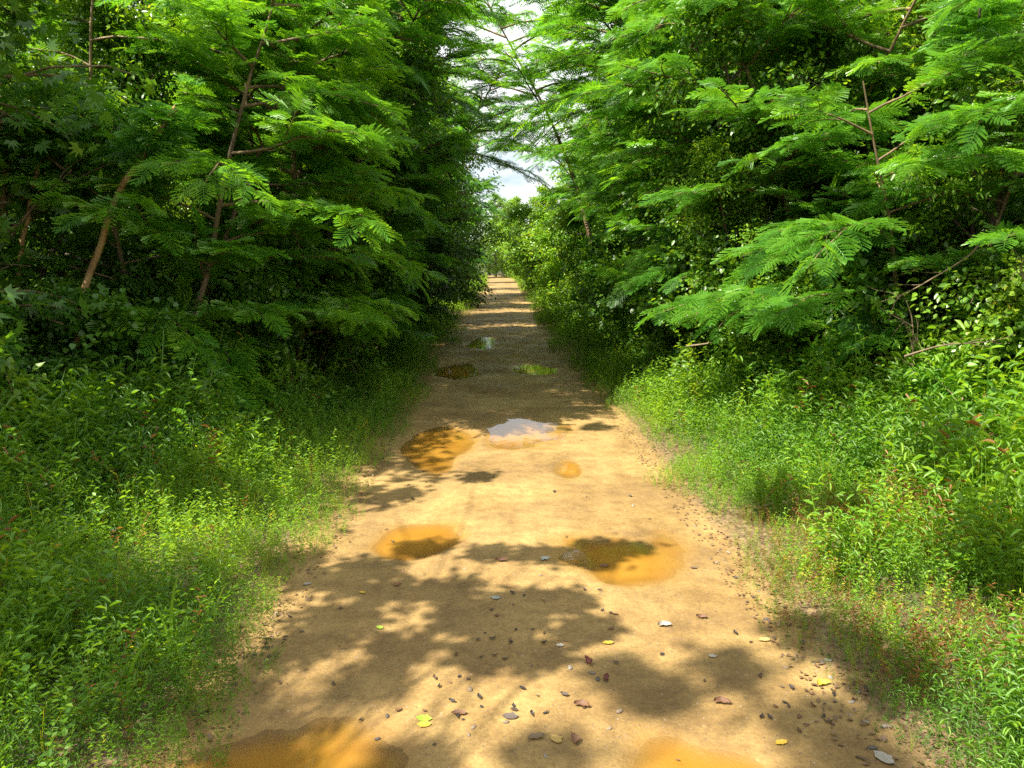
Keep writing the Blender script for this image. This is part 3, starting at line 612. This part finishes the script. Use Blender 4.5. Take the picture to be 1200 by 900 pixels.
def weed(rng, nl, ll):
    mb = MB(); ln = rng.normal(0, .15, 2); q = np.linspace(0, 1, 4); pts = np.stack([ln[0]*q**1.5, ln[1]*q**1.5, q], -1); w = .004
    for a, b in zip(pts[:-1], pts[1:]): mb.add([a-[w, 0, 0], a+[w, 0, 0], b+[w, 0, 0], b-[w, 0, 0]], [(0, 1, 2, 3)], .5)
    P, D = [], []
    for i in range(nl):
        t = (.25+.75*(i+.5)/nl)*2.999; k = int(t); a = i*2.4; P.append(pts[k]+(pts[k+1]-pts[k])*(t-k)); D.append((math.cos(a), math.sin(a), rng.uniform(-.1, .5)))
    M = frames(np.array(D), np.array([0, 0, 1.])+rng.normal(0, .2, (nl, 3)))*(ll*np.linspace(1.2, .6, nl))[:, None, None]
    mb.inst(OV[0], OV[1], M, np.array(P), rng.uniform(.3, .8, nl)); return np.concatenate(mb.v), np.concatenate(mb.f), np.concatenate(mb.t)
def blades(rng, n, h):
    mb = MB()
    for i in range(n):
        a = rng.uniform(0, 2*PI); d = np.array([math.cos(a), math.sin(a), 0]); s = np.array([-d[1], d[0], 0])*.003*rng.uniform(.7, 1.4)
        L_ = h*rng.uniform(.5, 1.1); b = rng.uniform(.1, .55); o_ = d*rng.uniform(0, .02)
        p = [o_, o_+d*L_*b*.25+[0, 0, L_*.5], o_+d*L_*b*.75+[0, 0, L_*.85], o_+d*L_*b*1.3+[0, 0, L_*.95]]
        mb.add([p[0]-s, p[0]+s, p[1]+s, p[1]-s], [(0, 1, 2, 3)], .5); mb.add([p[1]-s, p[1]+s, p[2]+s*.7, p[2]-s*.7], [(0, 1, 2, 3)], .55)
        mb.add([p[2]-s*.7, p[2]+s*.7, p[3]+s*.1, p[3]-s*.1], [(0, 1, 2, 3)], .6)
    return np.concatenate(mb.v), np.concatenate(mb.f), np.concatenate(mb.t)
rg = np.random.default_rng(77)
ST = [stilt(rg, 1.0, 14, .16) for _ in range(8)]; BL = [blades(rg, 9, 1.0) for _ in range(4)]
WD = [weed(rg, 20, .11), weed(rg, 26, .085), weed(rg, 16, .13)]
STF = [stilt(rg, 1.0, 8, .21) for _ in range(5)]
def top_z(X, Y):
    pz, _ = path_z(X, Y, False); return np.maximum(np.where(np.abs(X-cx(Y)) < 1.9, pz, -1), ground_z(X, Y))
def scatter(mb, T, X, Y, Hs, W_, tint, rng):
    Z = top_z(X, Y)-.01; n = len(X); a = rng.uniform(0, 2*PI, n); c, s = np.cos(a), np.sin(a); z0 = np.zeros(n); o1 = np.ones(n)
    M = np.stack([np.stack([c, -s, z0], -1), np.stack([s, c, z0], -1), np.stack([z0, z0, o1], -1)], 1)*Hs[:, None, None]
    M[:, :, 2] *= 1; M[:, 0:2, 0:2] *= W_
    wh = rng.integers(0, len(T), n); P = np.stack([X, Y, Z], -1)
    for k, (tv, tf, tt) in enumerate(T):
        m_ = wh == k; q = int(m_.sum())
        if not q: continue
        v = np.einsum('nij,vj->nvi', M[m_], tv)+P[m_][:, None, :]; f = (tf[None]+(np.arange(q)*len(tv))[:, None, None]).reshape(-1, 4)
        mb.add(v.reshape(-1, 3), f, np.clip(np.tile(tt, q)+np.repeat(tint[m_], len(tf)), 0, 1))
def verge(side, seed):
    rng = np.random.default_rng(seed); mb = MB(); dry = MB()
    for (y0, y1, dens, T, xm, k) in ((1.2, 6, 950, ST, 3.4, 1), (6, 12, 480, ST, 4.2, 1.15), (12, 22, 170, STF, 3.4, 1.4), (22, 50, 60, STF, 3.4, 2.0), (50, 72, 22, STF, 6, 3.0)):
        n = int((y1-y0)*(xm-.8)*dens); r = .8+rng.random(n)**1.15*(xm-.8); Y = y0+rng.random(n)*(y1-y0)
        X = cx(Y)+side*r; e = 1.06+(fbm(X*0+Y*1.3, X*0+side*5, 3)-.5)*.55+(-.06 if side < 0 else .12*np.exp(-((Y-3.5)/2)**2))
        e = e-(.10 if side < 0 else .26)*sst(8, 14, Y); d = r-e                                   # distance from the ragged edge of the path
        cl = fbm(X*1.1+50, Y*1.1, 3)
        keep = (d > 0) & (rng.random(n) < sst(-.12, .16, d+(cl-.5)*.3))
        X, Y, d, cl = X[keep], Y[keep], d[keep], cl[keep]; n = len(X)
        H = (1 if side > 0 else .74)*(.12+.20*sst(0, .5, d)+.20*sst(.5, 1.6, d)+.22*sst(1.4, 2.6, d))*rng.uniform(.5, 1.25, n)*(.35+1.35*cl)*(.8+.5*fbm(X*3.3, Y*3.3+7, 2))
        brown = (fbm(X*1.4+9, Y*1.4+3, 2) > .50) & (side > 0) & (Y < 4.6) & (d < 1.2)
        H = np.where(brown, H*.55, H)
        tint = (fbm(X*.8, Y*.8+20, 2)-.5)*.5+np.where(brown, rng.choice([-.1, .1, .35], n), 0)+np.where(rng.random(n) < .012, .45, 0)
        scatter(mb, T, X, Y, H*k**.3, .62*k**.5, tint, rng)
        nb = int(n*.16); i = rng.integers(0, n, nb)
        scatter(mb, BL, X[i]+rng.normal(0, .04, nb), Y[i]+rng.normal(0, .04, nb), H[i]*.95*k**.3, .8, tint[i], rng)
        rd = np.random.default_rng(seed+9)
        i = np.nonzero((rd.random(n) < np.where(brown, .55, .018)) & (Y < 12))[0]
        if len(i): scatter(dry, T, X[i]+rd.normal(0, .03, len(i)), Y[i], H[i]*rd.uniform(.7, 1.25, len(i)), .6, np.zeros(len(i)), rd)
        nw = int(n*(.018 if y0 < 6 else .04)); i = rng.integers(0, n, nw); i = i[d[i] > .25]
        scatter(mb, WD, X[i]+rng.normal(0, .05, len(i)), Y[i], H[i]*1.35*k**.3+.06, .8, tint[i], rng)
        i = rng.integers(0, n, int(n*.02)); i = i[(d[i] < 1.4)]
        scatter(mb, BL, X[i], Y[i], H[i]*1.1, 1.0, np.full(len(i), .9 if side > 0 else .55), rng)
    w = 'left' if side < 0 else 'right'
    o = bpy.data.objects.new('verge_grass', mb.data('verge_grass', [M_grass])); COL.objects.link(o)
    o['kind'] = 'stuff'; o['label'] = 'green leafy grass growing thick along the %s side of the path' % w; o['category'] = 'grass'
    o = bpy.data.objects.new('dry_grass', dry.data('dry_grass', [M_drygrass])); COL.objects.link(o)
    o['kind'] = 'stuff'; o['label'] = 'reddish brown dry stems among the green grass of the %s verge' % w; o['category'] = 'dry grass'
verge(-1, 31); verge(1, 32)
# undergrowth of small broad leaves on the forest floor
def undergrowth():
    rng = np.random.default_rng(8); mb = MB(); P, D = [], []
    for (y0, y1, n, sz) in ((2, 9, 24000, .05), (9, 18, 16000, .07), (18, 60, 16000, .13)):
        r = 2.0+rng.random(n)*(6); s = rng.choice([-1, 1], n); Y = y0+rng.random(n)*(y1-y0); X = cx(Y)+s*r
        Z = ground_z(X, Y)+rng.random(n)**1.3*(.25+.55*fbm(X*.9, Y*.9, 2))*sst(1.6, 3.0, r)*np.where(s < 0, .6, 1.1)
        P_ = np.stack([X, Y, Z], -1); put_leaves(mb, rng, OV if sz < .06 else HEART, P_, rng.normal(0, 1, (n, 3)), sz, tintc=.45)
    o = bpy.data.objects.new('undergrowth', mb.data('undergrowth', [M_broad])); COL.objects.link(o)
    o['kind'] = 'stuff'; o['label'] = 'low mixed leafy ground cover under the trees'; o['category'] = 'undergrowth'
undergrowth()
def litter():
    rng = np.random.default_rng(18); mb = MB(); n = 11000
    s = rng.choice([-1, 1], n); Y = 1.5+rng.random(n)**1.3*14; r = 1.02+np.abs(rng.normal(0, .35, n))+rng.random(n)*2*(rng.random(n) < .5); X = cx(Y)+s*r
    pz, _ = path_z(X, Y, False); Z = np.maximum(np.where(np.abs(X-cx(Y)) < 1.9, pz, -1), ground_z(X, Y))+.006
    put_leaves(mb, rng, OV, np.stack([X, Y, Z], -1), rng.normal(0, 1, (n, 3))*np.array([1, 1, .1]), .024, upb=6)
    o = bpy.data.objects.new('leaf_litter', mb.data('leaf_litter', [M_dry])); COL.objects.link(o)
    o['kind'] = 'stuff'; o['label'] = 'brown dead leaves strewn along both edges of the path'; o['category'] = 'leaf litter'
litter()

exec_small = True
# ------------------------------------------------------------------ fallen leaves and stones on the path
def leaf_mesh(seed, curl, T=OV, w=1.0):
    rng = np.random.default_rng(seed); n = 9; mb = MB()
    ys = np.linspace(0, 1, n); ws = np.sin(PI*ys**.8)**.75*.26*w; ws[0] = .012; ws[-1] = .004
    zc = curl*.5*(ys-.5)**2+rng.normal(0, .012, n); v = []
    bl, br_ = rng.uniform(.55, 1.25, (2, n)); ben = rng.normal(0, .10)
    for kk, (y, a, z) in enumerate(zip(ys, ws, zc)):
        for q in (-1, -.5, 0, .5, 1): v.append((a*q*(bl[kk] if q < 0 else br_[kk])+ben*(y-.5)**2*4+rng.normal(0, .006), y-.5+rng.normal(0, .01), z+abs(q)**1.5*curl*.30*(1 if q > 0 else .4)+rng.normal(0, .025)+.02))
    f = [(i*5+j, i*5+j+1, (i+1)*5+j+1, (i+1)*5+j) for i in range(n-1) for j in range(4)]
    mb.add(v, f); tube(mb, [(0, -.5, .03), (.02, -.62, .02), (.05, -.74, .03)], [.012, .01, .008], 4)
    return mb.data('fallen_leaf', [M_fallen], True)
LM = [leaf_mesh(1, .5), leaf_mesh(2, 1.1), leaf_mesh(3, .3, w=1.3), leaf_mesh(4, 1.6, w=.8), leaf_mesh(5, .9, w=1.1), leaf_mesh(6, .7, w=.7), leaf_mesh(7, 1.3, w=1.4)]
def path_h(x, y):
    z, _ = path_z(np.array([x]), np.array([y])); return max(float(z[0]), PLEVEL)
def leaf(u, v, size, rot, color, label, k=0, group=None, xy=None):
    x, y = xy or gp(u, v); o = bpy.data.objects.new('fallen_leaf', LM[k]); COL.objects.link(o)
    o.location = (x, y, path_h(x, y)+.004); o.scale = (size*.68, size*.68, size*.36); o.rotation_euler = (0, 0, R(rot)); o.color = (*color, 1)
    o['label'] = label; o['category'] = 'leaf'
    if group: o['group'] = group
    return o
DK, BR, YE, PA, GR, RD = (.035, .028, .028), (.16, .075, .035), (.62, .40, .04), (.34, .31, .26), (.30, .45, .04), (.14, .035, .025)
for a in ((497, 843, .085, 80, GR, 'lime green leaf near the bottom of the path', 2), (497, 850, .075, 95, YE, 'orange yellow leaf tucked under the lime green leaf', 2),
          (712, 755, .07, 100, YE, 'yellow leaf right of the big tree shadow', 0), (445, 735, .055, 60, GR, 'small lime leaf in the shade left of centre', 2),
          (1036, 888, .11, 30, PA, 'pale whitish leaf at the bottom right edge of the path', 2), (846, 822, .09, 80, BR, 'tan curled leaf by the right edge, lower of two', 1),
          (778, 732, .09, 95, PA, 'pale grey leaf on the sand right of centre', 1), (808, 870, .001, 0, YE, '', 0), (915, 870, .07, 110, YE, 'yellow leaf by the bottom right grass', 0),
          (682, 828, .085, 75, BR, 'reddish brown curled leaf in the lower middle of the path', 1), (690, 778, .08, 20, RD, 'dark red curled leaf right of the leaf cluster', 3),
          (710, 798, .07, 160, RD, 'small dark red leaf just below the other dark red one', 3), (538, 838, .08, 90, BR, 'flat tan leaf left of the middle, below the pebbly patch', 0),
          (598, 842, .085, 85, (.11, .085, .07), 'grey brown oval leaf low in the middle of the path', 2), (628, 866, .09, 110, (.18, .12, .06), 'narrow brown leaf near the bottom middle', 0),
          (652, 868, .08, 40, (.45, .30, .08), 'two-toned yellow and brown leaf near the bottom middle', 2), (675, 870, .08, 10, BR, 'upright brown leaf beside the two-toned one', 1),
          (581, 704, .075, 85, (.28, .30, .25), 'greyish green leaf inside the big tree shadow', 2), (638, 657, .085, 120, (.40, .42, .38), 'pale grey green leaf at the top of the tree shadow', 1),
          (587, 660, .085, 90, BR, 'brown leaf at the top of the tree shadow', 3), (465, 685, .06, 120, (.25, .10, .04), 'rusty leaf left in the tree shadow', 1),
          (656, 759, .055, 90, PA, 'tiny white leaf right below the big shadow', 2), (708, 662, .07, 90, BR, 'brown leaf beside the wide orange puddle', 1),
          (425, 695, .05, 80, YE, 'small yellow leaf at the left in the shade', 0), (963, 801, .09, 110, YE, 'yellow brown leaf on the sand near the right verge', 1),
          (360, 685, .06, 100, PA, 'white scrap of leaf near the left verge', 2), (835, 768, .055, 90, PA, 'small white leaf in the shade near the right verge', 2),
          (895, 750, .08, 95, (.5, .36, .12), 'pale yellow leaf near the right verge', 0), (822, 723, .07, 80, BR, 'dark brown leaf on the right of the path', 3),
          (813, 665, .055, 90, (.10, .06, .04), 'dark leaf above the stones on the right', 0)):
    if a[5]: leaf(*a)
rng = random.Random(12)
for (u0, v0, u1, v1, n) in ((560, 690, 640, 790, 26), (540, 830, 640, 845, 8), (890, 790, 1040, 860, 26), (860, 640, 930, 760, 24), (680, 690, 740, 740, 9), (300, 700, 400, 810, 14), (500, 800, 620, 830, 8),
                            (400, 600, 800, 640, 8), (450, 560, 760, 600, 10), (300, 760, 1000, 890, 34), (480, 470, 700, 540, 6)):
    for i in range(int(n*.7)):
        u, v = rng.uniform(u0, u1), rng.uniform(v0, v1)
        c_ = rng.choice([DK, DK, DK, (.07, .045, .03), (.10, .06, .035), BR])
        leaf(u, v, rng.uniform(.02, .048), rng.uniform(0, 360), c_, 'small dark wet leaf lying on the sandy path' if c_ == DK else 'small brown dead leaf lying on the sandy path',
             rng.randrange(7), 'dead leaves scattered on the path')
def stone_mesh(seed):
    rng = np.random.default_rng(seed); mb = MB(); nu, nv = 10, 6; v = []
    for i in range(nv+1):
        th = PI*i/nv
        for j in range(nu):
            ph = 2*PI*j/nu; r = 1+rng.normal(0, .09); v.append((math.sin(th)*math.cos(ph)*r, math.sin(th)*math.sin(ph)*r*.75, math.cos(th)*r*.5))
    f = [(i*nu+j, i*nu+(j+1) % nu, (i+1)*nu+(j+1) % nu, (i+1)*nu+j) for i in range(nv) for j in range(nu)]
    mb.add(v, f); return mb.data('stone', [M_stone], True)
SM = [stone_mesh(s) for s in range(4)]
for i in range(60):
    if i < 25: u, v = rng.gauss(600, 160), rng.uniform(560, 890)
    else: v = rng.uniform(600, 880); u = 850+(v-640)*.8+rng.gauss(0, 22)
    x, y = gp(u, v)
    if abs(x) > 1.35: continue
    c_ = rng.choice([(.12, .10, .08), (.30, .22, .14), (.22, .17, .12), (.34, .30, .25)])
    o = bpy.data.objects.new('stone', SM[i % 4]); COL.objects.link(o); s = rng.uniform(.005, .014)
    o.location = (x, y, path_h(x, y)+s*.15); o.scale = (s*1.3, s, s); o.rotation_euler = (0, 0, rng.uniform(0, 6)); o.color = (*c_, 1)
    o['label'] = 'small stone bedded in the sandy path'; o['category'] = 'stone'; o['group'] = 'small stones in the path'

# ------------------------------------------------------------------ dead branches on the right bank, long blades on the left
def branch(x, y, z, d, L_, r, seed, label, mat=None, name='dead_branch', twigs=4):
    rng = np.random.default_rng(seed); mb = MB(); mat = mat or M_dead
    p = poly(rng, (0, 0, 0), d, L_, 10, .10); tube(mb, p, np.linspace(r, r*.3, 11), 7)
    for i in range(twigs):
        j = rng.integers(3, 9); q = poly(rng, p[j], nrm(p[j+1]-p[j])+rng.normal(0, .6, 3), L_*rng.uniform(.2, .45), 6, .13); tube(mb, q, np.linspace(r*.4, r*.1, 7), 5)
    o = bpy.data.objects.new(name, mb.data(name, [mat], True)); COL.objects.link(o); o.location = (x, y, z)
    o['label'] = label; o['category'] = 'branch'; o['group'] = 'dead branches on the right bank'; return o
branch(3.0, 5.6, .6, (.25, .1, .95), 0.75, 0.0105, 1, 'pale dead limb standing up out of the right bank')
branch(3.35, 5.5, 1.7, (-.55, .1, -.75), 0.75, 0.0081, 2, 'thin bare branch hanging down above the pale limb')
branch(2.7, 5.15, .95, (.9, .2, .35), 0.68, 0.0068, 3, 'bare grey branch lying across the bank from left to right', twigs=6)
branch(3.6, 5.0, 1.3, (-.8, -.1, .35), 0.60, 0.0074, 4, 'forked dead branch at the right edge among vine leaves', twigs=6)
branch(1.9, 8.0, .7, (.9, -.3, .18), 1.3, .010, 5, 'thin bare twig reaching out before the dark hollow')
branch(2.85, 4.9, .5, (.6, .2, .75), 0.56, 0.0112, 6, 'thick broken dead branch low on the right bank', twigs=3)
branch(3.2, 5.6, .7, (-.35, 0, .9), 0.68, 0.0062, 7, 'thin leaning dead stick beside the pale limb', twigs=5)
for (u, v, h, bend, lab) in ((203, 800, .62, .2, 'tall bent grass blade standing above the left verge'), (150, 850, .45, .5, 'pale arching grass blade low in the left verge')):
    x, y = gp(u, v); mb = MB(); t = np.linspace(0, 1, 9); w = .006*np.sin(PI*np.clip(t*.85+.15, 0, 1))+.0006
    for s_, hh in ((1, 1.0), (-1, .78)):
        px = s_*bend*t**3*h*.6; pz = hh*h*t*(1-.18*t**4)
        v_ = np.concatenate([np.stack([px-w, 0*t, pz], -1), np.stack([px, 0*t+.003, pz], -1), np.stack([px+w, 0*t, pz], -1)])
        f = [(i+9*j, i+9*j+9, i+9*j+10, i+9*j+1) for i in range(8) for j in (0, 1)]
        mb.add(v_, f, .6)
    o = bpy.data.objects.new('grass_blade', mb.data('grass_blade', [M_grass], True)); COL.objects.link(o)
    o.location = (x, y, float(ground_z(np.array(x), np.array(y)))); o['label'] = lab; o['category'] = 'grass blade'
